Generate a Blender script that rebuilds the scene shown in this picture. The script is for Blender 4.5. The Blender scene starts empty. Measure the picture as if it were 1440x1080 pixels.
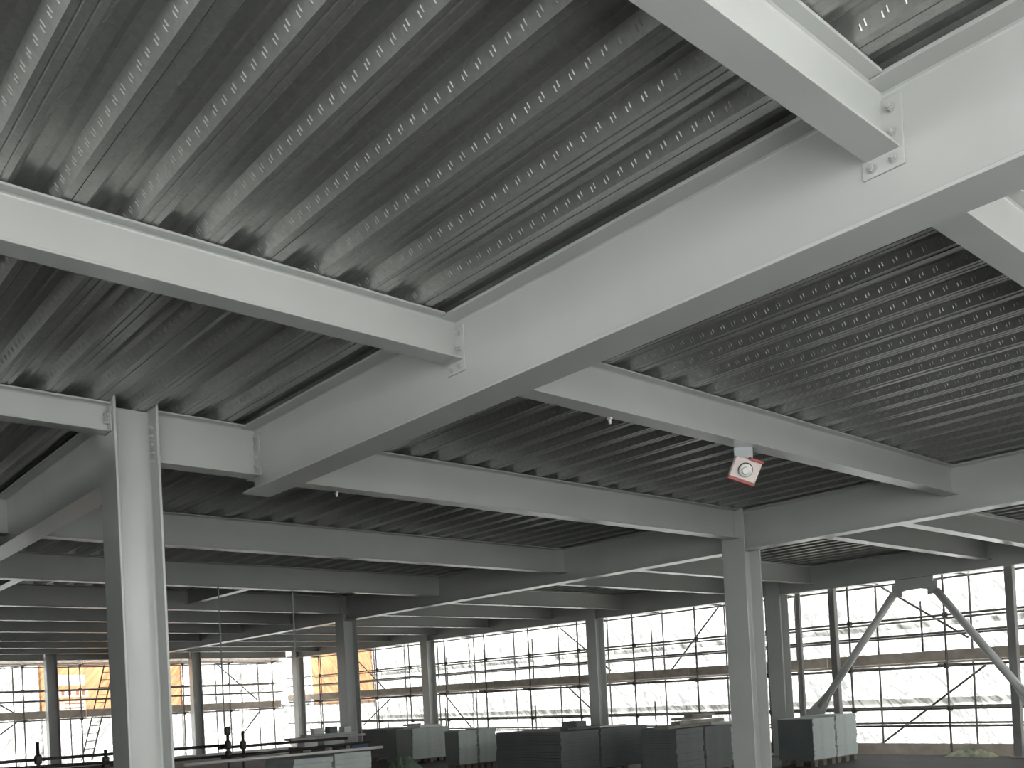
import bpy, bmesh, math, random
from mathutils import Vector, Matrix
random.seed(7)
S = bpy.context.scene
C = S.collection

# ------------------------------------------------------------------ camera
EYE = 1.65
cam_d = bpy.data.cameras.new('camera')
cam = bpy.data.objects.new('camera', cam_d)
C.objects.link(cam)
S.camera = cam
YAW, PITCH, ROLL = 0.724204, 0.012948, -0.050724
F_PX, CX, CY = 1313.98, 713.9, 961.3
fwd = Vector((math.sin(YAW) * math.cos(PITCH), math.cos(YAW) * math.cos(PITCH), math.sin(PITCH)))
rgt = Vector((math.cos(YAW), -math.sin(YAW), 0))
upv = rgt.cross(fwd)
r2 = rgt * math.cos(ROLL) + upv * math.sin(ROLL)
u2 = -rgt * math.sin(ROLL) + upv * math.cos(ROLL)
cam.matrix_world = Matrix(((r2.x, u2.x, -fwd.x, 0), (r2.y, u2.y, -fwd.y, 0), (r2.z, u2.z, -fwd.z, EYE), (0, 0, 0, 1)))
cam_d.sensor_fit = 'HORIZONTAL'
cam_d.sensor_width = 36.0
cam_d.lens = F_PX / 1440 * 36.0
cam_d.shift_x = (720 - CX) / 1440
cam_d.shift_y = (CY - 540) / 1440
cam_d.clip_end = 500

# ------------------------------------------------------------------ overcast sky, exposure
W = bpy.data.worlds.new('overcast_sky')
S.world = W
W.use_nodes = True
bg = W.node_tree.nodes['Background']
bg.inputs['Color'].default_value = (0.955, 0.975, 0.975, 1)
bg.inputs['Strength'].default_value = 1.0
S.view_settings.view_transform = 'Standard'
S.view_settings.look = 'None'
S.view_settings.gamma = 1.0
S.view_settings.use_curve_mapping = False
S.view_settings.exposure = 3.4

# ------------------------------------------------------------------ materials
def mat(name, col, rough=0.5, metal=0.0, var=0.0, scale=4.0, bump=0.0, bscale=60.0, spec=0.5):
    m = bpy.data.materials.new(name)
    m.use_nodes = True
    nt = m.node_tree
    b = nt.nodes['Principled BSDF']
    b.inputs['Base Color'].default_value = (*col, 1)
    b.inputs['Roughness'].default_value = rough
    b.inputs['Metallic'].default_value = metal
    b.inputs['Specular IOR Level'].default_value = spec
    tc = nt.nodes.new('ShaderNodeTexCoord')
    if var > 0:
        n = nt.nodes.new('ShaderNodeTexNoise')
        n.inputs['Scale'].default_value = scale
        n.inputs['Detail'].default_value = 5
        r = nt.nodes.new('ShaderNodeValToRGB')
        r.color_ramp.elements[0].position = 0.3
        r.color_ramp.elements[1].position = 0.7
        r.color_ramp.elements[0].color = (*[c * (1 - var) for c in col], 1)
        r.color_ramp.elements[1].color = (*[min(1, c * (1 + var)) for c in col], 1)
        nt.links.new(tc.outputs['Object'], n.inputs['Vector'])
        nt.links.new(n.outputs['Fac'], r.inputs['Fac'])
        nt.links.new(r.outputs['Color'], b.inputs['Base Color'])
    if bump > 0:
        n2 = nt.nodes.new('ShaderNodeTexNoise')
        n2.inputs['Scale'].default_value = bscale
        bp = nt.nodes.new('ShaderNodeBump')
        bp.inputs['Strength'].default_value = bump
        bp.inputs['Distance'].default_value = 0.01
        nt.links.new(tc.outputs['Object'], n2.inputs['Vector'])
        nt.links.new(n2.outputs['Fac'], bp.inputs['Height'])
        nt.links.new(bp.outputs['Normal'], b.inputs['Normal'])
    return m

def galv(name, col, rough):
    m = mat(name, col, rough, 0.66)
    nt = m.node_tree
    b = nt.nodes['Principled BSDF']
    tc = nt.nodes['Texture Coordinate']
    v = nt.nodes.new('ShaderNodeTexVoronoi')
    v.inputs['Scale'].default_value = 45
    r = nt.nodes.new('ShaderNodeValToRGB')
    r.color_ramp.elements[0].color = (*[c * 0.9 for c in col], 1)
    r.color_ramp.elements[1].color = (*[c * 1.1 for c in col], 1)
    nt.links.new(tc.outputs['Object'], v.inputs['Vector'])
    nt.links.new(v.outputs['Color'], r.inputs['Fac'])
    nt.links.new(r.outputs['Color'], b.inputs['Base Color'])
    n = nt.nodes.new('ShaderNodeTexNoise')
    n.inputs['Scale'].default_value = 2.2
    mr = nt.nodes.new('ShaderNodeMapRange')
    mr.inputs['To Min'].default_value = rough - 0.08
    mr.inputs['To Max'].default_value = rough + 0.1
    nt.links.new(tc.outputs['Object'], n.inputs['Vector'])
    nt.links.new(n.outputs['Fac'], mr.inputs['Value'])
    nt.links.new(mr.outputs['Result'], b.inputs['Roughness'])
    return m

def sheet_mat(name, col, trans, crease=0.6):
    m = bpy.data.materials.new(name)
    m.use_nodes = True
    nt = m.node_tree
    nt.nodes.clear()
    out = nt.nodes.new('ShaderNodeOutputMaterial')
    tl = nt.nodes.new('ShaderNodeBsdfTranslucent')
    df = nt.nodes.new('ShaderNodeBsdfDiffuse')
    mx = nt.nodes.new('ShaderNodeMixShader')
    mx.inputs[0].default_value = trans
    n = nt.nodes.new('ShaderNodeTexNoise')
    n.inputs['Scale'].default_value = 1.1
    n.inputs['Detail'].default_value = 4
    n.inputs['Distortion'].default_value = 0.6
    tc = nt.nodes.new('ShaderNodeTexCoord')
    # film creased along slanting lines: the doubled film passes less light
    mp = nt.nodes.new('ShaderNodeMapping')
    mp.vector_type = 'TEXTURE'
    mp.inputs['Rotation'].default_value = (0, 0.7, 0)
    mp.inputs['Scale'].default_value = (0.32, 1, 1.8)
    r = nt.nodes.new('ShaderNodeValToRGB')
    e = r.color_ramp.elements
    e[0].position = 0.40
    e[0].color = (*col, 1)
    e[1].position = 0.60
    e[1].color = (*col, 1)
    for p, f in ((0.47, 0.5 + 0.5 * crease), (0.50, crease), (0.53, 0.5 + 0.5 * crease)):
        q = e.new(p)
        q.color = (*[c * f for c in col], 1)
    nt.links.new(tc.outputs['Object'], mp.inputs['Vector'])
    nt.links.new(mp.outputs['Vector'], n.inputs['Vector'])
    nt.links.new(n.outputs['Fac'], r.inputs['Fac'])
    for s in (tl, df):
        nt.links.new(r.outputs['Color'], s.inputs['Color'])
    nt.links.new(df.outputs[0], mx.inputs[1])
    nt.links.new(tl.outputs[0], mx.inputs[2])
    nt.links.new(mx.outputs[0], out.inputs['Surface'])
    return m

M = dict(
    paint=mat('grey_steel_paint', (0.48, 0.49, 0.47), 0.25, 0, 0.04, 1.3),
    paint_bolt=mat('painted_bolt', (0.44, 0.45, 0.43), 0.3, 0.2),
    deck=galv('galvanised_deck', (0.41, 0.415, 0.395), 0.36),
    slab=mat('concrete_slab', (0.13, 0.13, 0.125), 0.9, 0, 0.15, 2),
    core=mat('core_wall_concrete', (0.05, 0.05, 0.05), 0.85, 0, 0.2, 1.5),  # dark tone for the unseen walls added to block light
    floor=mat('screeded_floor', (0.045, 0.045, 0.045), 0.75, 0, 0.25, 0.9, 0.3, 25),
    ground=mat('site_ground', (0.3, 0.3, 0.3), 0.95, 0, 0.2, 0.2),
    post=mat('weathered_post_paint', (0.22, 0.215, 0.21), 0.5, 0, 0.15, 3),
    tube=mat('weathered_scaffold_tube', (0.16, 0.155, 0.15), 0.5, 0.6, 0.2, 6),
    dark_tube=mat('dark_tube', (0.06, 0.06, 0.06), 0.5, 0.5),
    coupler=mat('rusty_coupler', (0.10, 0.085, 0.075), 0.6, 0.5, 0.2, 20),
    board=mat('scaffold_board', (0.52, 0.46, 0.39), 0.8, 0, 0.25, 5),
    toe=mat('toe_board', (0.50, 0.44, 0.38), 0.8, 0, 0.2, 4),
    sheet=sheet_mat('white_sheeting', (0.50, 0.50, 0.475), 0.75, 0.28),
    near_sheet=sheet_mat('clean_white_sheeting', (0.93, 0.93, 0.91), 0.78),  # brighter sheeting for the unseen panels added as a light source
    orange=sheet_mat('orange_sheeting', (0.36, 0.185, 0.095), 0.72),
    mark=sheet_mat('dark_orange_print', (0.24, 0.10, 0.05), 0.7),
    blank=sheet_mat('white_print', (0.42, 0.40, 0.36), 0.75),
    ins=mat('grey_board_edges', (0.50, 0.55, 0.53), 0.7, 0, 0.12, 3),
    ins2=mat('dark_grey_board', (0.15, 0.165, 0.165), 0.7, 0, 0.12, 3),
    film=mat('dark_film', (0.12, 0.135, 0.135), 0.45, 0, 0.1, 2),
    pallet=mat('pallet_wood', (0.17, 0.15, 0.125), 0.85, 0, 0.2, 8),
    timber=mat('timber', (0.30, 0.28, 0.25), 0.8, 0, 0.25, 5),
    plank=mat('pale_plank', (0.52, 0.50, 0.46), 0.8, 0, 0.15, 5),
    white=mat('white_plastic', (0.75, 0.74, 0.70), 0.35),
    pink=mat('faded_case', (0.72, 0.62, 0.58), 0.45),
    red=mat('red_plastic', (0.42, 0.10, 0.09), 0.45),
    black=mat('black_rubber', (0.02, 0.02, 0.02), 0.6),
    galvp=mat('galvanised_plate', (0.42, 0.44, 0.45), 0.45, 0.5),
    green=mat('green_sheet', (0.14, 0.20, 0.14), 0.6, 0, 0.25, 6),
    pale_green=mat('pale_green_debris', (0.45, 0.48, 0.34), 0.8, 0, 0.4, 9),
    blue=mat('blue_wrap', (0.09, 0.13, 0.20), 0.5),
)

# ------------------------------------------------------------------ mesh helpers
def bx(bm, x0, x1, y0, y1, z0, z1, bev=0.0):
    vs = [bm.verts.new((x, y, z)) for z in (z0, z1) for y in (y0, y1) for x in (x0, x1)]
    fs = [bm.faces.new([vs[i] for i in f]) for f in
          ((0, 2, 3, 1), (4, 5, 7, 6), (0, 1, 5, 4), (2, 6, 7, 3), (0, 4, 6, 2), (1, 3, 7, 5))]
    if bev > 0:
        es = list({e for f in fs for e in f.edges})
        bmesh.ops.bevel(bm, geom=es, offset=bev, segments=1, affect='EDGES', profile=0.5)

def tube(bm, p, q, r, n=8, cap=True):
    p, q = Vector(p), Vector(q)
    d = (q - p).normalized()
    a = d.orthogonal().normalized()
    b = d.cross(a)
    ra, rb = [], []
    for i in range(n):
        t = 2 * math.pi * i / n
        o = a * math.cos(t) * r + b * math.sin(t) * r
        ra.append(bm.verts.new(p + o))
        rb.append(bm.verts.new(q + o))
    for i in range(n):
        f = bm.faces.new((ra[i], ra[(i + 1) % n], rb[(i + 1) % n], rb[i]))
        f.smooth = n > 6
    if cap:
        bm.faces.new(ra[::-1])
        bm.faces.new(rb)

def lathe(bm, prof, n=16, axis='Z', ctr=(0, 0, 0)):
    rings = []
    for r, h in prof:
        ring = []
        for i in range(n):
            t = 2 * math.pi * i / n
            v = (r * math.cos(t), r * math.sin(t), h)
            if axis == 'Y':
                v = (v[0], v[2], v[1])
            ring.append(bm.verts.new((v[0] + ctr[0], v[1] + ctr[1], v[2] + ctr[2])))
        rings.append(ring)
    for a, b in zip(rings, rings[1:]):
        for i in range(n):
            bm.faces.new((a[i], a[(i + 1) % n], b[(i + 1) % n], b[i]))
    bm.faces.new(rings[0][::-1])
    bm.faces.new(rings[-1])

def mesh(bm, name, m):
    bmesh.ops.recalc_face_normals(bm, faces=bm.faces)
    me = bpy.data.meshes.new(name)
    bm.to_mesh(me)
    bm.free()
    me.materials.append(m)
    return me

def link(name, data, parent=None, loc=(0, 0, 0), rot=(0, 0, 0)):
    o = bpy.data.objects.new(name, data)
    C.objects.link(o)
    o.parent = parent
    o.location = loc
    o.rotation_euler = rot
    return o

def tag(o, label, cat, group=None):
    o['label'] = label
    o['category'] = cat
    if group:
        o['group'] = group
    return o

def thing(name, label, cat, loc=(0, 0, 0), rotz=0, group=None):
    return tag(link(name, None, None, loc, (0, 0, rotz)), label, cat, group)

CACHE = {}
def box_mesh(name, sx, sy, sz, m, bev=0.003):
    """centred in x and y, standing on z = 0"""
    k = ('b', name, round(sx, 3), round(sy, 3), round(sz, 3), m.name, bev)
    if k not in CACHE:
        bm = bmesh.new()
        bx(bm, -sx / 2, sx / 2, -sy / 2, sy / 2, 0, sz, bev)
        CACHE[k] = mesh(bm, name, m)
    return CACHE[k]

def tube_mesh(name, L, r, m, n=8):
    """from the origin along +x"""
    k = ('t', name, round(L, 2), r, m.name, n)
    if k not in CACHE:
        bm = bmesh.new()
        tube(bm, (0, 0, 0), (L, 0, 0), r, n)
        CACHE[k] = mesh(bm, name, m)
    return CACHE[k]

def tube_obj(name, p, q, r, m, parent, n=8):
    p, q = Vector(p), Vector(q)
    base = Vector(parent.location) if parent else Vector()
    d = q - p
    o = link(name, tube_mesh(name, d.length, r, m, n), parent, p - base)
    o.rotation_mode = 'QUATERNION'
    o.rotation_quaternion = d.to_track_quat('X', 'Z')
    return o

# ------------------------------------------------------------------ levels and grid (metres)
T = 4.15                       # top of steel = underside of the deck troughs
XW, XE = -12, 19.25           # slab edges
YS, YN = -2.4, 35.0
G1X, G2X, G3X, G4X = 3.91, 2.80, 11.60, 18.60
Y_C = 7.68                     # first column row

# ------------------------------------------------------------------ setting
def struct(name, me, parent=None, loc=(0, 0, 0)):
    o = link(name, me, parent, loc)
    if parent is None:
        o['kind'] = 'structure'
    return o

bm = bmesh.new(); bx(bm, -12.20, 19.1, -2.70, 35.0, -0.25, 0.0)
floor = struct('floor', mesh(bm, 'floor', M['floor']))
bm = bmesh.new(); bx(bm, -150, 150, -150, 180, -4.2, -4.0)
ground = struct('ground', mesh(bm, 'ground', M['ground']))
ground['label'] = 'bare site ground below the building'
bm = bmesh.new(); bx(bm, XW, XE, YS, YN, T + 0.066, T + 0.19)
ceiling = struct('ceiling', mesh(bm, 'ceiling', M['slab']))
ceiling['label'] = 'ribbed galvanised steel deck ceiling under a concrete slab'

bm = bmesh.new(); bx(bm, -0.55, -0.3, 4.9, 34.0, 0.0, T - 0.415)  # unseen wall added to keep the girder and column faces dark
wall = struct('wall_left', mesh(bm, 'wall_left', M['core']))
wall['label'] = 'dark concrete core wall behind the large column'

bm = bmesh.new(); bx(bm, 7.1, 19.0, -3.1, -2.85, 0.0, T - 0.6)  # unseen wall added to hold light back from the middle bay
wall2 = struct('wall_back', mesh(bm, 'wall_back', M['core']))
wall2['label'] = 'dark concrete wall closing the side behind the viewpoint'

# ribbed deck sheets: three ribs each, lapped in the middle of a trough
PITCH_R, B, CW, WH, D = 0.35, 0.112, 0.132, 0.053, 0.063
def deck_mesh(L, emboss):
    k = ('deck', round(L, 3), emboss)
    if k in CACHE:
        return CACHE[k]
    prof = [(-0.012, -0.004), (-0.011, 0.0)]
    for i in range(3):
        x = i * PITCH_R
        if i > 0:      # trough with two stiffening grooves
            prof += [(x - 0.03, 0), (x - 0.024, 0.006), (x - 0.018, 0), (x + 0.018, 0), (x + 0.024, 0.006), (x + 0.03, 0)]
        prof += [(x + B / 2, 0), (x + B / 2 + WH, D), (x + B / 2 + WH + CW / 2 - 0.02, D), (x + B / 2 + WH + CW / 2, D - 0.008),
                 (x + B / 2 + WH + CW / 2 + 0.02, D), (x + PITCH_R - B / 2 - WH, D), (x + PITCH_R - B / 2, 0)]
    prof += [(3 * PITCH_R - 0.013, 0.0)]
    vs, fs = [], []
    for y in (0, L):
        vs += [(x, y, z) for x, z in prof]
    n = len(prof)
    fs += [(i, i + 1, n + i + 1, n + i) for i in range(n - 1)]
    if emboss:
        # pressed dimples: pairs of short ridges on both webs of every rib
        def ridge(c, u, v, w, a, b, h):
            s = len(vs)
            for su, sv in ((-1, -1), (1, -1), (1, 1), (-1, 1)):
                vs.append(tuple(c + u * (a * su) + v * (b * sv)))
            vs.append(tuple(c + v * (b * 0.75) + w * h))
            vs.append(tuple(c - v * (b * 0.75) + w * h))
            fs.extend([(s, s + 1, s + 5), (s + 1, s + 2, s + 4, s + 5), (s + 2, s + 3, s + 4), (s + 3, s, s + 5, s + 4)])
        U = Vector((0, 1, 0))
        for i in range(3):
            x = i * PITCH_R
            for x0, z0, x1, z1 in ((x + B / 2, 0, x + B / 2 + WH, D), (x + PITCH_R - B / 2, 0, x + PITCH_R - B / 2 - WH, D)):
                V = Vector((x1 - x0, 0, z1 - z0)).normalized()
                Nn = Vector((V.z, 0, -V.x))
                if Nn.z > 0:
                    Nn = -Nn
                mid = Vector(((x0 + x1) / 2, 0, (z0 + z1) / 2))
                for j in range(int(L / 0.09)):
                    y = 0.045 + j * 0.09
                    for dy in (-0.011, 0.011):
                        ridge(mid + Vector((0, y + dy, 0)) + V * (0.005 if dy < 0 else -0.003), U, V, Nn, 0.0045, 0.014, 0.0032)
    me = bpy.data.meshes.new('deck_panel')
    me.from_pydata(vs, [], fs)
    me.materials.append(M['deck'])
    CACHE[k] = me
    return me

ysegs = [YS, 1.825, Y_C, 15.05, 21.4, 26.8, 32.0, YN]
for i in range(-13, 16):
    x = 2.545 + i * 1.05
    for y0, y1 in zip(ysegs, ysegs[1:]):
        o = link('deck_panel', deck_mesh(y1 - y0 - 0.004, y0 < 16), ceiling, (x, y0 + 0.002, T))

# ------------------------------------------------------------------ steelwork
def bolt_mesh():
    if 'bolt' not in CACHE:
        bm = bmesh.new()
        lathe(bm, [(0.021, 0.0), (0.021, 0.004)], 12)
        lathe(bm, [(0.0165, 0.004), (0.0165, 0.017), (0.014, 0.019)], 6)
        lathe(bm, [(0.009, 0.019), (0.009, 0.031), (0.0075, 0.033)], 8)
        CACHE['bolt'] = mesh(bm, 'bolt', M['paint_bolt'])
    return CACHE['bolt']

def beam(axis, a0, a1, c, depth, bw, label, group=None, tf=0.014, tw=0.009, cope=(0, 0), plates=(0, 0), name='secondary_beam',
         cat='beam', zt=T - 0.006, lowplate=0.0, bolts=2):
    """I-section along world X or Y; cope = length taken off the top flange at each end"""
    L = a1 - a0
    mid = (a0 + a1) / 2
    loc = (mid, c, zt - depth) if axis == 'X' else (c, mid, zt - depth)
    rz = 0 if axis == 'X' else math.pi / 2
    t = thing(name, label, cat, loc, rz, group)
    bm = bmesh.new(); bx(bm, -L / 2 + cope[0], L / 2 - cope[1], -bw / 2, bw / 2, depth - tf, depth, 0.0025)
    link('top_flange', mesh(bm, 'top_flange', M['paint']), t)
    bm = bmesh.new()
    w = tw / 2
    # web with its root fillets
    prof = [(-w - 0.014, tf), (w + 0.014, tf), (w + 0.004, tf + 0.006), (w, tf + 0.014), (w, depth - tf - 0.014), (w + 0.004, depth - tf - 0.006),
            (w + 0.014, depth - tf), (-w - 0.014, depth - tf), (-w - 0.004, depth - tf - 0.006), (-w, depth - tf - 0.014), (-w, tf + 0.014), (-w - 0.004, tf + 0.006)]
    ends = []
    x0, x1 = -L / 2, L / 2
    if cope[0] or cope[1]:
        prof = [(y, (z if z < depth / 2 else min(z, depth - tf - 0.001))) for y, z in prof]
    for x in (x0, x1):
        ends.append([bm.verts.new((x, y, z)) for y, z in prof])
    n = len(prof)
    for i in range(n):
        bm.faces.new((ends[0][i], ends[0][(i + 1) % n], ends[1][(i + 1) % n], ends[1][i]))
    bm.faces.new(ends[0][::-1]); bm.faces.new(ends[1])
    link('web', mesh(bm, 'web', M['paint']), t)
    bm = bmesh.new(); bx(bm, -L / 2, L / 2, -bw / 2, bw / 2, 0, tf, 0.0025)
    link('bottom_flange', mesh(bm, 'bottom_flange', M['paint']), t)
    for s, on in ((-1, plates[0]), (1, plates[1])):
        if not on:
            continue
        pw = bw + 0.03
        bm = bmesh.new()
        zz0, zz1 = -lowplate, depth - max(tf, 0.05)
        xa = s * L / 2
        bx(bm, min(xa, xa - s * 0.012), max(xa, xa - s * 0.012), -pw / 2, pw / 2, zz0, zz1, 0.002)
        ep = link('end_plate', mesh(bm, 'end_plate', M['paint']), t)
        rows = [zz1 - 0.05 - i * (zz1 - 0.05 - (tf + 0.06)) / max(1, bolts - 1) for i in range(bolts)]
        if lowplate > 0:
            rows.append(-lowplate / 2)
        for z in rows:
            for y in (-pw / 2 + 0.045, pw / 2 - 0.045):
                link('bolt', bolt_mesh(), ep, (xa - s * 0.012, y, z), (0, -s * math.pi / 2, 0))
    return t

FL = 0.0045
# primary girders
beam('Y', YS + 0.1, 7.69, G1X, 0.592, 0.27, 'deep grey girder crossing overhead, ending at the short deep beam by the column', None, 0.019, 0.012, name='main_girder', cat='girder')
beam('Y', Y_C + 0.02, 34.2, G2X, 0.57, 0.25, 'dark shaded girder running away behind the column carrying the short deep beam', None, 0.018, 0.012, name='main_girder', cat='girder')
beam('Y', YS + 0.1, 7.79, G3X, 0.575, 0.25, 'girder framing into the web of the column behind the hanging alarm box', None, 0.018, 0.012, name='main_girder', cat='girder')
beam('Y', 7.82, 18.65, G3X, 0.575, 0.25, 'girder spanning from the alarm-side column to the next column behind it', None, 0.018, 0.012, name='main_girder', cat='girder')
beam('Y', 18.68, 34.2, G3X, 0.575, 0.25, 'girder running from the middle column away to the far end wall', None, 0.018, 0.012, name='main_girder', cat='girder')

# secondary beams on the near side of the overhead girder
beam('X', XW + 0.2, G1X - 0.006, 1.825, 0.278, 0.155, 'grey beam bolted to the overhead girder, above the nearer black gap', None, cope=(0, 0.137), plates=(0, 1), lowplate=0.075)
beam('X', XW + 0.2, G1X - 0.006, 4.755, 0.278, 0.155, 'long grey beam bolted to the overhead girder with embossed ribs above it', None, cope=(0, 0.137), plates=(0, 1), lowplate=0.075)
beam('X', XW + 0.2, 2.623, 7.63, 0.235, 0.15, 'shallow beam bolted to the outer flange of the column beside the short deep beam', None, plates=(0, 1), bolts=3)
beam('X', 2.985, G1X - 0.006, 7.66, 0.432, 0.18, 'short deep beam between the large column and the end of the overhead girder', None, cope=(0, 0.0), plates=(1, 1), bolts=4)
# bay between the overhead girder and the alarm-side girder
beam('X', G1X + 0.006, G3X - 0.006, 1.84, 0.345, 0.17, 'beam on the far side of the overhead girder, between girder and ribbed deck', None, cope=(0.14, 0.13))
beam('X', G1X + 0.006, G3X - 0.006, 4.82, 0.345, 0.17, 'beam carrying the small red and white alarm box', None, cope=(0.14, 0.13))
beam('X', G1X + 0.006, 11.37, 7.78, 0.42, 0.18, 'beam framing into the column behind the hanging alarm box', None, cope=(0.14, 0))
rows_m = [11.47, 15.06, 18.62, 21.3, 24.1, 26.85, 29.5, 32.1]
for i, y in enumerate(rows_m):
    beam('X', G2X + 0.006, G3X - 0.006, y, 0.412, 0.18, 'grey deck beam in the receding rows between the dark girder and the column-line girder',
         'receding deck beams of the middle bay', cope=(0.13, 0.13))
for i, y in enumerate(rows_m):
    beam('X', XW + 0.2, G2X - 0.006, y, 0.412, 0.18, 'grey deck beam in the receding rows on the outer side of the dark girder',
         'receding deck beams of the outer bay', cope=(0, 0.13))
rows_r = [1.84, 6.0, 7.15, 10.85, 12.85, 16.3, 19.0, 21.8, 24.4, 27.1, 29.4, 32.0]
for i, y in enumerate(rows_r):
    beam('X', G3X + 0.006, G4X - 0.006, y, 0.39, 0.18, 'grey deck beam with a bright lower edge in the bay beside the white sheeted scaffold',
         'deck beams of the edge bay', cope=(0.13, 0.1))
for x in (4.0, 7.85):
    beam('Y', 15.07, 18.61, x, 0.30, 0.16, 'short trimmer beam between two receding deck beams', 'trimmer beams', name='trimmer_beam', cope=(0.09, 0.09))
# edge girders
ecols = [(11.72, 0.36), (17.35, 0.36), (24.95, 0.36), (33.7, 0.36)]
ey = [YS + 0.1, 11.72, 17.35, 24.95, 33.7]
glab = ['edge girder above the inverted V brace', 'edge girder between the brace bay and the next edge column', 'edge girder above the pale stacks in the middle of the scaffold wall',
        'edge girder reaching the far corner column']
for i in range(4):
    beam('Y', ey[i] + 0.01, ey[i + 1] - 0.01, G4X, 0.55, 0.23, glab[i], None, 0.018, 0.012, name='edge_girder', cat='girder')
for xa, xb, lab in ((0.6, 9.3, 'edge girder over the end wall beyond the column in front of the orange sheeting'), (9.7, 14.4, 'edge girder over the end wall above the orange sheeting'),
                    (14.8, G4X - 0.19, 'edge girder over the end wall next to the corner column')):
    beam('X', xa, xb, 34.3, 0.5, 0.2, lab, None, 0.016, 0.011, name='edge_girder', cat='girder')

# columns: flanges face +-X, web faces +-Y
def column(x, y, d, bw, label, group=None, tf=0.022, tw=0.016, ztop=T - 0.006, bolts=None, up=0.0):
    t = thing('steel_column', label, 'column', (x, y, 0), 0, group)
    for s in (-1, 1):
        bm = bmesh.new()
        a, b_ = s * d / 2, s * (d / 2 - tf)
        bx(bm, min(a, b_), max(a, b_), -bw / 2, bw / 2, 0, ztop + up, 0.004)
        fl = link('flange', mesh(bm, 'flange', M['paint']), t)
        if bolts and s == 1:
            for k in range(5):
                for yy in (-0.1, 0.1):
                    link('bolt', bolt_mesh(), fl, (b_, yy, ztop - 0.15 - k * 0.07), (0, -math.pi / 2, 0))
    bm = bmesh.new()
    w, xi = tw / 2, d / 2 - tf
    prof = [(-xi, w + 0.016), (-xi + 0.006, w + 0.005), (-xi + 0.016, w), (xi - 0.016, w), (xi - 0.006, w + 0.005), (xi, w + 0.016)]
    prof = prof + [(px, -py) for px, py in prof[::-1]]
    e = [[bm.verts.new((px, py, z)) for px, py in prof] for z in (0, ztop)]
    n = len(prof)
    for i in range(n):
        bm.faces.new((e[0][i], e[0][(i + 1) % n], e[1][(i + 1) % n], e[1][i]))
    bm.faces.new(e[0][::-1]); bm.faces.new(e[1])
    link('web', mesh(bm, 'web', M['paint']), t)
    bm = bmesh.new(); bx(bm, -d / 2 - 0.1, d / 2 + 0.1, -bw / 2 - 0.1, bw / 2 + 0.1, 0, 0.025, 0.002)
    link('base_plate', mesh(bm, 'base_plate', M['paint']), t)
    return t

column(2.804, 7.685, 0.36, 0.37, 'large grey H-section column carrying the short deep beam', bolts=True, up=0.045)
column(11.56, 7.82, 0.40, 0.38, 'H-section column behind the hanging alarm box, in front of the dark board stacks')
column(11.6, 18.66, 0.36, 0.37, 'H-section column among the low pallets and the long white tube')
column(G4X, 11.72, 0.34, 0.36, 'edge column beside the foot of the inverted V brace')
column(G4X, 17.35, 0.34, 0.36, 'edge column behind the dark wide board stacks')
column(G4X, 24.95, 0.34, 0.36, 'edge column behind the pale board stack')
column(G4X, 33.7, 0.34, 0.36, 'corner column where the two scaffold walls meet')
column(14.6, 34.3, 0.36, 0.34, 'end wall column with white sheeting on both sides')
column(9.5, 34.3, 0.36, 0.34, 'end wall column in front of the orange sheeting')

# slim posts outside the edge line
def post(x, y, s, label):
    t = thing('steel_post', label, 'post', (x, y, 0))
    bm = bmesh.new(); bx(bm, -s / 2, s / 2, -s / 2, s / 2, 0, 3.62, 0.008)
    link('shaft', mesh(bm, 'shaft', M['post']), t)
    bm = bmesh.new(); bx(bm, -s / 2 - 0.05, s / 2 + 0.05, -s / 2 - 0.05, s / 2 + 0.05, 0, 0.02, 0.002)
    link('base_plate', mesh(bm, 'base_plate', M['paint']), t)
post(18.92, 11.38, 0.09, 'slim square post next to the edge column by the brace')
post(18.92, 10.54, 0.14, 'square post crossed by the lower end of the V brace')
post(18.92, 6.89, 0.15, 'square post where the brace leg nears the open floor edge')

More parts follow.
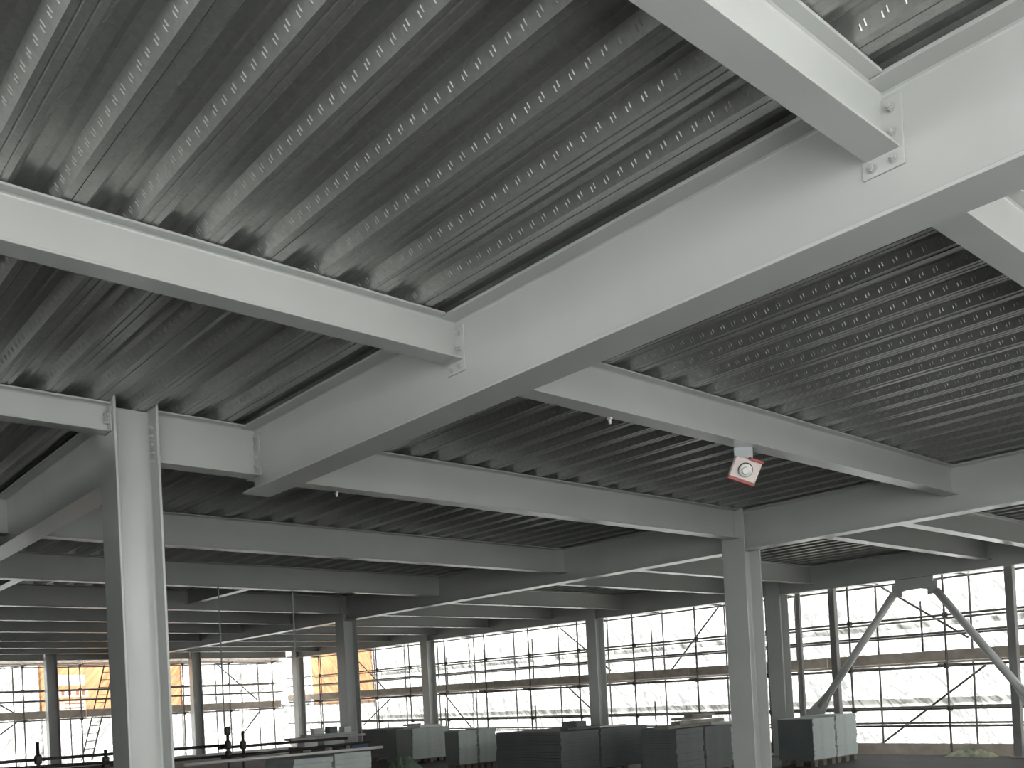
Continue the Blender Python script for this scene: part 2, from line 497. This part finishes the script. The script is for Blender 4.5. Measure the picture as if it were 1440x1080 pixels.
# inverted V brace
def vbrace():
    t = thing('chevron_brace', 'inverted V brace of two grey tubes under a gusset plate', 'brace', (G4X, 8.57, 0))
    zb = T - 0.55
    bm = bmesh.new()
    pts = [(-0.38, zb + 0.0), (0.38, zb), (0.38, zb - 0.2), (0.28, zb - 0.26), (0.12, zb - 0.23), (-0.12, zb - 0.23), (-0.28, zb - 0.26), (-0.38, zb - 0.2)]
    a = [bm.verts.new((-0.02, y, z)) for y, z in pts]
    b = [bm.verts.new((0.02, y, z)) for y, z in pts]
    bm.faces.new(a); bm.faces.new(b[::-1])
    for i in range(len(pts)):
        bm.faces.new((a[i], a[(i + 1) % len(pts)], b[(i + 1) % len(pts)], b[i]))
    link('gusset_plate', mesh(bm, 'gusset_plate', M['paint']), t)
    for s, ey_, y0 in ((1, 2.95, 0.36), (-1, -2.72, -0.36)):
        p, q = Vector((0, y0, zb - 0.2)), Vector((0, ey_, 0.12))
        d = (q - p).normalized()
        bm = bmesh.new()
        tube(bm, p + d * 0.12, q - d * 1.2, 0.078, 16)
        leg = link('brace_tube', mesh(bm, 'brace_tube', M['paint']), t)
        # flared fork plate at the foot
        n = Vector((0, -d.z, d.y))
        bm = bmesh.new()
        for sx in (-0.05, 0.05):
            ps = [q - d * 1.6 + n * 0.05, q - d * 1.6 - n * 0.05, q - d * 0.95 - n * 0.17, q + d * 0.02 - n * 0.19, q + d * 0.02 + n * 0.19, q - d * 0.95 + n * 0.17]
            va = [bm.verts.new(v + Vector((sx - 0.012, 0, 0))) for v in ps]
            vb = [bm.verts.new(v + Vector((sx + 0.012, 0, 0))) for v in ps]
            bm.faces.new(va); bm.faces.new(vb[::-1])
            for i in range(6):
                bm.faces.new((va[i], va[(i + 1) % 6], vb[(i + 1) % 6], vb[i]))
        link('fork_plate', mesh(bm, 'fork_plate', M['paint']), leg)
        bm = bmesh.new()
        bx(bm, -0.012, 0.012, y0 - 0.1, y0 + 0.1, zb - 0.36, zb - 0.1, 0.002)
        link('connection_plate', mesh(bm, 'connection_plate', M['paint']), leg)
        for k in (-0.05, 0.05):
            link('bolt', bolt_mesh(), leg, (-0.012, y0 + k, zb - 0.22), (0, -math.pi / 2, 0))
vbrace()

# ------------------------------------------------------------------ scaffolds
R_T = 0.0242
def coupler_mesh():
    if 'coupler' not in CACHE:
        bm = bmesh.new(); bx(bm, -0.05, 0.05, -0.045, 0.045, -0.055, 0.055, 0.018)
        CACHE['coupler'] = mesh(bm, 'coupler', M['coupler'])
    return CACHE['coupler']

def scaffold(axis, inner, outer, stations, label, a0, a1, lifts, zlo, zhi, braces):
    """axis = direction the scaffold runs in"""
    def P(a, c, z):
        return Vector((a, c, z)) if axis == 'X' else Vector((c, a, z))
    root = thing('tube_scaffold', label, 'scaffold', tuple(P((a0 + a1) / 2, inner, 0)))
    base = Vector(root.location)
    for a in stations:
        for c in (inner, outer):
            tube_obj('standard', P(a, c, zlo), P(a, c, zhi), R_T, M['tube'], root)
    s = 1 if outer > inner else -1
    bl = 6.3
    def run(nm, c, z, r=R_T, off=0.0):
        a = a0 - off
        while a < a1:
            b = min(a + bl, a1)
            aa = max(a, a0)
            if b - aa > 0.3:
                tube_obj(nm, P(aa, c, z), P(b - 0.01, c, z), r, M['tube'], root)
            a += bl
    for k, zb in enumerate(lifts):
        for c in (inner, outer):
            run('ledger', c - s * 0.05, zb - 0.06, R_T, 2.1 * (k % 2))
            run('guard_rail', c + (s * 0.05 if c == inner else -s * 0.05), zb + 0.63, R_T, 1.5)
            run('guard_rail', c + (s * 0.05 if c == inner else -s * 0.05), zb + 0.99, R_T, 3.0)
        for a in stations:
            tube_obj('transom', P(a + 0.06, inner - s * 0.25, zb - 0.012 - 0.024), P(a + 0.06, outer + s * 0.12, zb - 0.012 - 0.024), R_T, M['tube'], root)
            link('coupler', coupler_mesh(), root, P(a, inner - s * 0.03, zb - 0.06) - base)
            link('coupler', coupler_mesh(), root, P(a, inner + s * 0.03, zb + 0.99) - base)
        # boards
        L = 3.9
        n = 5
        w = 0.225
        a = a0
        while a < a1 - 0.5:
            ll = min(L, a1 - a)
            for j in range(n):
                c = inner + s * (0.09 + w / 2 + j * (w + 0.004))
                me = box_mesh('board', ll - 0.02, w, 0.038, M['board'], 0.003)
                o = link('board', me, root, P(a + ll / 2, c, zb) - base, (0, 0, 0 if axis == 'X' else math.pi / 2))
            o = link('toe_board', box_mesh('toe_board', ll - 0.02, 0.038, 0.225, M['toe'], 0.003), root,
                     P(a + ll / 2, inner + s * 0.055, zb + 0.04) - base, (0, 0, 0 if axis == 'X' else math.pi / 2))
            a += L
    for (aa, za, ab, zbb) in braces:
        tube_obj('diagonal_brace', P(aa, outer + s * 0.06, EYE + za), P(ab, outer + s * 0.06, EYE + zbb), R_T, M['dark_tube'], root)
    return root

st_r = [8.4 + 2.1 * k for k in range(-6, 14)]
scaffold('Y', 19.5, 20.8, st_r, 'tube scaffold with brown toe boards running along the open side of the floor', -4.5, 36.4,
         [EYE + 0.22, 0.0 - 0.06, EYE + 2.15], -4.0, 6.4,
         [(10.59, 2.22, 8.5, 0.75), (10.67, -1.62, 8.17, 0.14), (20.97, 2.06, 18.9, 0.6), (18.9, -1.2, 20.9, 0.3), (32.87, 1.79, 30.6, 0.3), (32.6, -0.9, 30.6, 0.1), (27.0, 0.1, 25.0, -1.6), (14.8, 2.2, 16.6, 0.5)])
st_f = [18.42 - 1.9 * k for k in range(0, 15)]
scaffold('X', 35.55, 36.85, st_f, 'tube scaffold standing across the far end wall in front of the orange sheeting', -8.5, 18.9,
         [EYE + 0.02, -0.12 - 1.75, EYE + 1.95], -4.0, 6.4,
         [(16.44, 2.09, 18.41, 0.34), (17.59, -1.12, 18.52, -0.06), (7.0, 1.6, 8.98, 0.25), (7.2, -1.4, 9.04, -0.04)])

# short guard posts on the side scaffold
for y, z0, z1, lab in ((8.91, 0.3, 1.55, 'between the two legs of the V brace'), (16.2, 0.3, 1.6, 'above the boards near the edge column behind the wide dark stacks'),
                       (16.2, -1.5, -0.35, 'below the boards near the edge column behind the wide dark stacks'), (20.9, 0.3, 1.7, 'above the boards over the pale stacks'),
                       (20.9, -1.5, -0.3, 'below the boards over the narrow pale stacks'), (25.2, 0.2, 1.4, 'above the boards next to the edge column behind the pale stack'),
                       (25.4, -1.5, -0.3, 'below the boards next to the edge column behind the pale stack'), (28.9, -1.5, -0.2, 'below the boards beside the middle column')):
    t = tag(tube_obj('guard_post', (19.57, y, EYE + z0), (19.57, y, EYE + z1), 0.02, M['tube'], None),
            'short guard post ' + lab, 'post', 'short guard posts')

# ladder on the end scaffold
t = thing('ladder', 'leaning ladder on the end scaffold in front of the orange sheeting', 'ladder', (11.5, 36.2, 0))
for dx in (0, 0.36):
    tube_obj('stile', (10.95 + dx, 36.2, 0.05), (11.95 + dx, 36.2, 3.72), 0.025, M['dark_tube'], t, 6)
for k in range(13):
    f = (k + 0.5) / 13
    tube_obj('rung', (10.95 + f, 36.2, 0.05 + 3.67 * f), (11.31 + f, 36.2, 0.05 + 3.67 * f), 0.014, M['dark_tube'], t, 6)

# sheeting
def sheet_me(L, H, seed, m, nx=36, nz=14, prints=()):
    rnd = random.Random(seed)
    folds = [(rnd.uniform(0, L), rnd.uniform(-1.6, 1.6), rnd.uniform(0.06, 0.22), rnd.uniform(0.01, 0.045)) for _ in range(16)]
    vs, fs = [], []
    for j in range(nz + 1):
        for i in range(nx + 1):
            x, z = L * i / nx, H * j / nz
            y = 0.05 * math.sin(x * 1.5 + seed) * math.sin(math.pi * j / nz)
            for fx, sl, w, a in folds:
                y += a * math.exp(-((x - fx - sl * (z - H / 2)) / w) ** 2) * (0.35 + 0.65 * abs(math.sin(math.pi * j / nz + fx)))
            if j <= nz // 14:
                y += 0.03 * math.sin(x * 9 + seed * 2)
            vs.append((x, y, z))
    for j in range(nz):
        for i in range(nx):
            a = j * (nx + 1) + i
            fs.append((a, a + 1, a + nx + 2, a + nx + 1))
    me = bpy.data.meshes.new('scaffold_sheet')
    me.from_pydata(vs, [], fs)
    for p in me.polygons:
        p.use_smooth = True
    me.materials.append(m)
    for mm in (M['blank'], M['mark']):
        me.materials.append(mm)
    for p in me.polygons:          # flat print on the film
        for x0, x1, z0, z1, k in prints:
            if x0 < p.center.x < x1 and z0 < p.center.z < z1:
                p.material_index = k
    return me

side_rows = [(-4.0, 1.12), (1.0, 2.85), (2.72, 6.3)]
corner_rows = [(-4.0, 1.75), (1.66, 6.3)]
side_where = ['past the open floor edge', 'beside the square floor-edge post', 'behind the inverted V brace', 'behind the wide dark board stacks',
              'behind the narrow pale board stacks', 'behind the middle column']
course = ['lower course', 'course between the two laps', 'top course']
sd = 1
y = -5.6
for q in range(8):
    L = 6.3 if q < 6 else 2.45
    rows = side_rows if q < 6 else corner_rows
    for k, (z0, z1) in enumerate(rows):
        sd += 1
        orange = q >= 6 and k == 1
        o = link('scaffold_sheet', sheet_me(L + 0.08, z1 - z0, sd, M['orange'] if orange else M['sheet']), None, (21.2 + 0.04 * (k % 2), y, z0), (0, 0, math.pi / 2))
        if q < 6:
            tag(o, 'white side sheeting %s, %s' % (side_where[q], course[k]), 'sheeting', 'white sheeting on the side scaffold')
        elif orange:
            tag(o, ['orange sheeting on the side scaffold bordering the white sheeting', 'orange sheeting on the side scaffold right at the far corner'][q - 6], 'sheeting', 'orange corner sheeting')
        else:
            tag(o, ['white sheeting below the orange sheet that borders the white side sheeting', 'white sheeting below the orange sheet at the far corner'][q - 6], 'sheeting', 'white sheeting on the side scaffold')
    y += L
segs = [(-3.0, 6.0, 'half hidden behind the large column'), (3.0, 6.85, 'beside the ladder on the outer side'), (9.85, 5.3, 'behind the ladder'),
        (15.15, 2.6, 'between the orange sheet and the diagonal brace'), (17.75, 3.3, 'next to the corner column')]
for x, L, where in segs:
    for k, (z0, z1) in enumerate([(-4.0, 1.75), (1.66, 6.3)]):
        sd += 1
        orange = k == 1 and 9.5 < x + L / 2 < 15.2
        pr = []
        if orange:
            f = lambda a, b, c, d, i: (a - x, b - x, EYE + c - z0, EYE + d - z0, i)
            pr = [f(10.55, 11.45, 1.2, 1.6, 1), f(10.5, 11.6, 0.76, 1.04, 1), f(10.58, 11.5, 0.28, 0.64, 1)]
            pr += [f(10.62 + 0.25 * i, 10.74 + 0.25 * i, 0.82, 1.0, 2) for i in range(4)] + [f(10.75, 11.4, 0.34 + 0.14 * i, 0.4 + 0.14 * i, 2) for i in range(2)]
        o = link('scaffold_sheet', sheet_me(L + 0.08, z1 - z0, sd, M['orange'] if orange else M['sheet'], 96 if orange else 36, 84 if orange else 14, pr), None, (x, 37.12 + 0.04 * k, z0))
        if orange:
            tag(o, 'orange sheeting on the end scaffold with a printed white panel', 'sheeting')
        else:
            tag(o, 'white end sheeting %s, %s the board level' % (where, ['below', 'above'][k]), 'sheeting', 'white sheeting on the end scaffold')

# unseen sheeting added behind the viewpoint to light the near steel
SHEET_Y = -3.1
x = -11.1
while x < 6.8:
    for k, (z0, z1) in enumerate([(0.0, 2.12), (2.0, 6.3)]):
        sd += 1
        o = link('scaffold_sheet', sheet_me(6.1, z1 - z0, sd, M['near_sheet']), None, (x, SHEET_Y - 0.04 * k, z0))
        tag(o, ['white sheeting on the open side facing the overhead girder, lower course', 'white sheeting on the open side facing the overhead girder, upper course'][k], 'sheeting',
            ['lower white near-side sheeting', 'upper white near-side sheeting'][k])
    x += 6.0

# ------------------------------------------------------------------ board stacks on the floor
def stack(x, y, w, d, h, n, label, mats, group=None, pal=True, jit=0.012, wrap=False):
    t = thing('board_stack', label, 'stack', (x + w / 2, y + d / 2, 0), random.uniform(-0.006, 0.006), group)
    z = 0.0
    if pal:
        p = link('pallet', None, t)
        for k in range(5):
            link('deck_slat', box_mesh('deck_slat', w * 0.98, d / 5 * 0.72, 0.02, M['pallet'], 0.002), p, (0, (k - 2) * d / 5, 0.105))
        for k in (-1, 0, 1):
            for kk in (-1, 0, 1):
                link('block', box_mesh('block', 0.12, 0.1, 0.105, M['pallet'], 0.003), p, (k * (w / 2 - 0.08), kk * (d / 2 - 0.06), 0))
        z = 0.127
    th = (h - z) / n
    me_ = [box_mesh('board', w, d, th * 0.975, mm, 0.002) for mm in mats]
    for k in range(n):
        link('board', me_[(k * 7 + n) % len(me_)], t, (random.uniform(-jit, jit), random.uniform(-jit, jit), z + k * th), (0, 0, random.uniform(-0.006, 0.006)))
    if wrap:       # thin panel over one side, darker than the boards
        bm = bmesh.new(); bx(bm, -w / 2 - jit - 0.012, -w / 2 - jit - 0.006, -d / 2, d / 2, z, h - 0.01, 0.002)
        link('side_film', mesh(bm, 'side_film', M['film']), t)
    return t

I1, I2 = M['ins'], M['ins2']
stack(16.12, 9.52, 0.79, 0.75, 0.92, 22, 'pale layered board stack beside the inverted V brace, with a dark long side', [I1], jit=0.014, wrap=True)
stack(16.97, 9.52, 0.79, 0.75, 0.94, 22, 'pale layered board stack pushed against the one beside the V brace, facing the scaffold', [I1], jit=0.014)
stack(15.3, 11.2, 1.6, 1.1, 0.86, 20, 'pale board stack showing between the alarm-side column and the stack by the brace', [I1])
stack(13.16, 10.46, 0.79, 0.8, 0.90, 16, 'dark board stack next to the alarm-side column, under loose timber', [I2])
stack(14.02, 10.46, 0.80, 1.1, 0.90, 16, 'dark board stack tucked directly behind the alarm-side column', [I2])
stack(12.52, 12.71, 1.05, 1.9, 0.90, 14, 'long dark board stack raised on a pallet with light gaps below', [I2])
stack(13.64, 12.71, 1.42, 1.9, 0.90, 14, 'wide dark board stack between the long dark stack and the loose timber', [I2])
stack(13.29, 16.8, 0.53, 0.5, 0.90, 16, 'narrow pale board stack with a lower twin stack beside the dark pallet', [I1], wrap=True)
stack(13.88, 16.8, 0.53, 0.5, 0.92, 16, 'narrow pale board stack touching the long dark stack', [I1])
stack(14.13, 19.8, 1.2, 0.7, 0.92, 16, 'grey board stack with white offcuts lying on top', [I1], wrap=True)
stack(14.3, 21.2, 1.2, 1.6, 0.90, 14, 'dark board stack just behind the middle column', [I2])
stack(6.78, 12.57, 0.66, 0.9, 0.86, 9, 'low pale board stack under the long white tube, nearer the tube barrier', [I1], jit=0.018)
stack(7.50, 12.57, 0.66, 0.9, 0.89, 9, 'low pale board stack under the long white tube, nearer the green sheet', [I1], jit=0.018)

# loose timber and offcuts on the stacks
def lay(name, x, y, z, L, w, h, rz, m, label, cat, group=None, tilt=0.0):
    bm = bmesh.new(); bx(bm, -L / 2, L / 2, -w / 2, w / 2, 0, h, 0.004)
    o = link(name, mesh(bm, name, m), None, (x, y, z), (0, tilt, rz))
    return tag(o, label, cat, group)
for k, (x, y, L, w, h, rz, z) in enumerate([(13.95, 10.9, 1.5, 0.3, 0.06, 0.1, 0.90), (14.2, 10.75, 1.2, 0.22, 0.06, -0.1, 0.962), (14.35, 11.0, 1.0, 0.25, 0.05, 0.05, 1.025), (14.45, 10.9, 0.7, 0.2, 0.05, 0.0, 1.078)]):
    lay('timber_plank', x, y, z, L, w, h, rz, M['timber'], ['bottom plank', 'second plank', 'third plank', 'short top plank'][k] + ' of the loose heap on the stack by the alarm-side column', 'plank', 'loose planks on the dark stack')
lay('timber_plank', 13.7, 13.2, 0.902, 1.2, 0.24, 0.05, 0.0, M['ins2'], 'dark offcut lying across the two long dark stacks', 'plank')
lay('box_offcut', 13.55, 13.35, 0.954, 0.36, 0.36, 0.11, 0.2, M['ins2'], 'small dark box standing on the long dark stacks', 'box')
lay('white_board', 14.4, 13.1, 0.902, 0.75, 0.12, 0.035, -0.05, M['white'], 'white strip lying on the wide dark stack', 'board')
lay('white_board', 14.85, 20.2, 0.922, 0.8, 0.5, 0.06, 0.1, M['white'], 'white offcut on the grey stack behind the middle column', 'board')
lay('timber_plank', 14.5, 20.3, 0.984, 0.5, 0.16, 0.05, 0.1, M['timber'], 'short dark plank on the grey stack with white offcuts', 'plank')

# pallet pile beside the middle column: timber bearers, boxes, wrap
lay('timber_crate', 10.2, 17.7, 0.0, 1.2, 0.6, 0.66, 0.0, M['ins2'], 'dark crate at the bottom of the pallet pile by the middle column', 'crate')
lay('wrapped_bundle', 11.08, 17.75, 0.0, 0.42, 0.5, 0.78, 0.0, M['blue'], 'dark blue wrapped bundle beside the middle column', 'bundle')
t = thing('wood_pallet', 'flat pallet on the dark crate by the middle column', 'pallet', (10.2, 17.7, 0.662))
for k in range(5):
    link('deck_slat', box_mesh('deck_slat', 1.2, 0.09, 0.022, M['timber'], 0.002), t, (0, -0.24 + k * 0.12, 0.1))
for k in (-0.52, 0, 0.52):
    link('bearer', box_mesh('bearer', 0.1, 0.58, 0.1, M['timber'], 0.002), t, (k, 0, 0))
lay('carton', 9.85, 17.6, 0.786, 0.32, 0.3, 0.15, 0.05, M['white'], 'white carton under the long pale plank on the pallet pile', 'carton')
lay('carton', 10.45, 17.65, 0.786, 0.5, 0.3, 0.15, 0.0, M['ins'], 'grey carton under the long pale plank on the pallet pile', 'carton')
lay('timber_plank', 10.3, 17.6, 0.94, 1.8, 0.3, 0.05, 0.0, M['plank'], 'long pale plank across the pallet pile by the middle column', 'plank')
lay('timber_plank', 10.45, 17.7, 0.992, 1.3, 0.22, 0.045, 0.03, M['ins'], 'grey plank above the long pale plank on the pallet pile', 'plank')
for k, (x, w, lab) in enumerate([(10.15, 0.22, 'small white carton on the grey plank nearest the end wall columns'), (10.5, 0.2, 'small grey carton in the middle of the grey plank'), (10.85, 0.2, 'small white carton on the grey plank beside the middle column')]):
    lay('carton', x, 17.7, 1.039, w, 0.18, 0.12 + 0.02 * (k % 2), 0.08 * k, M['white'] if k != 1 else M['ins2'], lab, 'carton', 'small cartons on the pallet pile')

# ------------------------------------------------------------------ tube barrier and hanging rods
b = thing('tube_barrier', 'dark tube barrier with couplers around the floor opening', 'barrier', (5.0, 14.9, 0))
for x, top in ((3.9, 1.32), (4.86, 1.14), (6.85, 1.36), (7.12, 1.28)):
    tube_obj('upright', (x, 14.9, 0), (x, 14.9, top), 0.026, M['dark_tube'], b)
for (xa, xb, za, zb2, yo) in ((1.0, 6.9, 1.06, 1.06, 0.05), (2.8, 5.2, 0.98, 0.93, -0.05), (1.0, 7.4, 0.88, 0.88, 0.05), (6.7, 9.2, 1.02, 1.02, 0.06), (6.7, 9.6, 0.86, 0.92, -0.05)):
    tube_obj('rail', (xa, 14.9 + yo, za), (xb, 14.9 + yo, zb2), 0.0242, M['dark_tube'], b)
for x, z in ((3.9, 1.06), (3.9, 0.9), (4.86, 0.96), (4.86, 0.86), (6.85, 1.3), (6.85, 1.06), (6.85, 0.9), (7.12, 1.04)):
    cp = link('coupler', coupler_mesh(), b, (x - 5.0, 0, z))
    cp.scale = (0.95, 0.95, 1.3)
for x, z0, lab in ((6.85, 1.36, 'thin rod hanging from a deck beam down to the tube barrier'), (8.24, 2.6, 'short thin rod hanging from a deck beam near the middle column')):
    tag(tube_obj('hanging_rod', (x, 15.0, z0), (x, 15.0, T - 0.412), 0.014, M['galvp'], None, 6), lab, 'rod')

t = tag(tube_obj('long_tube', (5.2, 12.75, 0.915), (8.4, 12.6, 0.93), 0.022, M['white'], None, 10), 'long white tube resting across the low pale stacks', 'tube')

# green sheet and debris
def crumple(name, x, y, z, sx, sy, h, m, label, cat, seed):
    rnd = random.Random(seed)
    n = 14
    vs, fs = [], []
    for j in range(n + 1):
        for i in range(n + 1):
            u, v = i / n * 2 - 1, j / n * 2 - 1
            e = max(0.0, 1 - u * u) * max(0.0, 1 - v * v)
            vs.append((u * sx / 2 * (1 + 0.1 * math.sin(7 * v + seed)), v * sy / 2 * (1 + 0.1 * math.sin(5 * u)), h * (e ** 0.6) * (0.55 + 0.45 * rnd.random())))
    for j in range(n):
        for i in range(n):
            a = j * (n + 1) + i
            fs.append((a, a + 1, a + n + 2, a + n + 1))
    me = bpy.data.meshes.new(name)
    me.from_pydata(vs, [], fs)
    me.materials.append(m)
    return tag(link(name, me, None, (x, y, z)), label, cat)
crumple('green_sheet', 10.8, 15.5, 0.0, 0.95, 0.8, 0.6, M['green'], 'crumpled green sheet heaped beside the low pale stacks', 'sheet', 3)
crumple('debris_heap', 18.85, 7.75, 0.0, 0.35, 0.9, 0.17, M['pale_green'], 'small pale green debris heap on the scaffold boards', 'debris', 5)

# ------------------------------------------------------------------ alarm box under the beam
def alarm():
    zt = T - 0.345
    t = thing('alarm_box', 'small red and white alarm box clamped under a beam', 'alarm', (7.3, 4.86, zt - 0.33), -0.75)
    bm = bmesh.new(); bx(bm, -0.085, 0.085, -0.006, 0.006, 0.2, 0.335, 0.002)
    bx(bm, -0.085, 0.085, -0.006, 0.06, 0.32, 0.33, 0.002)
    br = link('bracket', mesh(bm, 'bracket', M['galvp']), t)
    def tilt(me, nm, m_loc=(0, 0, 0)):
        o = link(nm, me, t, m_loc, (math.radians(18), math.radians(22), 0))
        return o
    bm = bmesh.new(); bx(bm, -0.125, 0.125, -0.075, 0.0, -0.095, 0.095, 0.012)
    body = tilt(mesh(bm, 'case', M['pink']), 'case', (0, -0.01, 0.12))
    bm = bmesh.new(); bx(bm, -0.13, 0.13, -0.08, 0.004, -0.118, -0.092, 0.006)
    link('red_edge', mesh(bm, 'red_edge', M['red']), body)
    bm = bmesh.new(); bx(bm, 0.0, 0.13, -0.08, 0.004, 0.092, 0.118, 0.006)
    link('red_edge', mesh(bm, 'red_edge', M['red']), body)
    bm = bmesh.new(); lathe(bm, [(0.066, -0.074), (0.066, -0.082)], 20, 'Y', (0.0, 0, 0.0))
    link('seat_ring', mesh(bm, 'seat_ring', M['black']), body)
    bm = bmesh.new(); lathe(bm, [(0.06, -0.08), (0.06, -0.10), (0.052, -0.108), (0.036, -0.112), (0.036, -0.125), (0.028, -0.132)], 20, 'Y', (0, 0, -0.004))
    link('sounder_dome', mesh(bm, 'sounder_dome', M['white']), body)
alarm()

# small beam clamps
for x, y, z, lab in ((5.55, 4.9, T - 0.345, 'small white clip under the beam with the alarm box'), (4.85, 7.86, T - 0.42, 'small clip under the beam framing into the alarm-side column')):
    bm = bmesh.new()
    bx(bm, -0.012, 0.012, -0.02, 0.02, -0.02, 0.0, 0.002)
    tube(bm, (0, 0, -0.055), (0, 0, -0.018), 0.011, 8)
    tag(link('beam_clip', mesh(bm, 'beam_clip', M['white']), None, (x, y, z)), lab, 'clip')
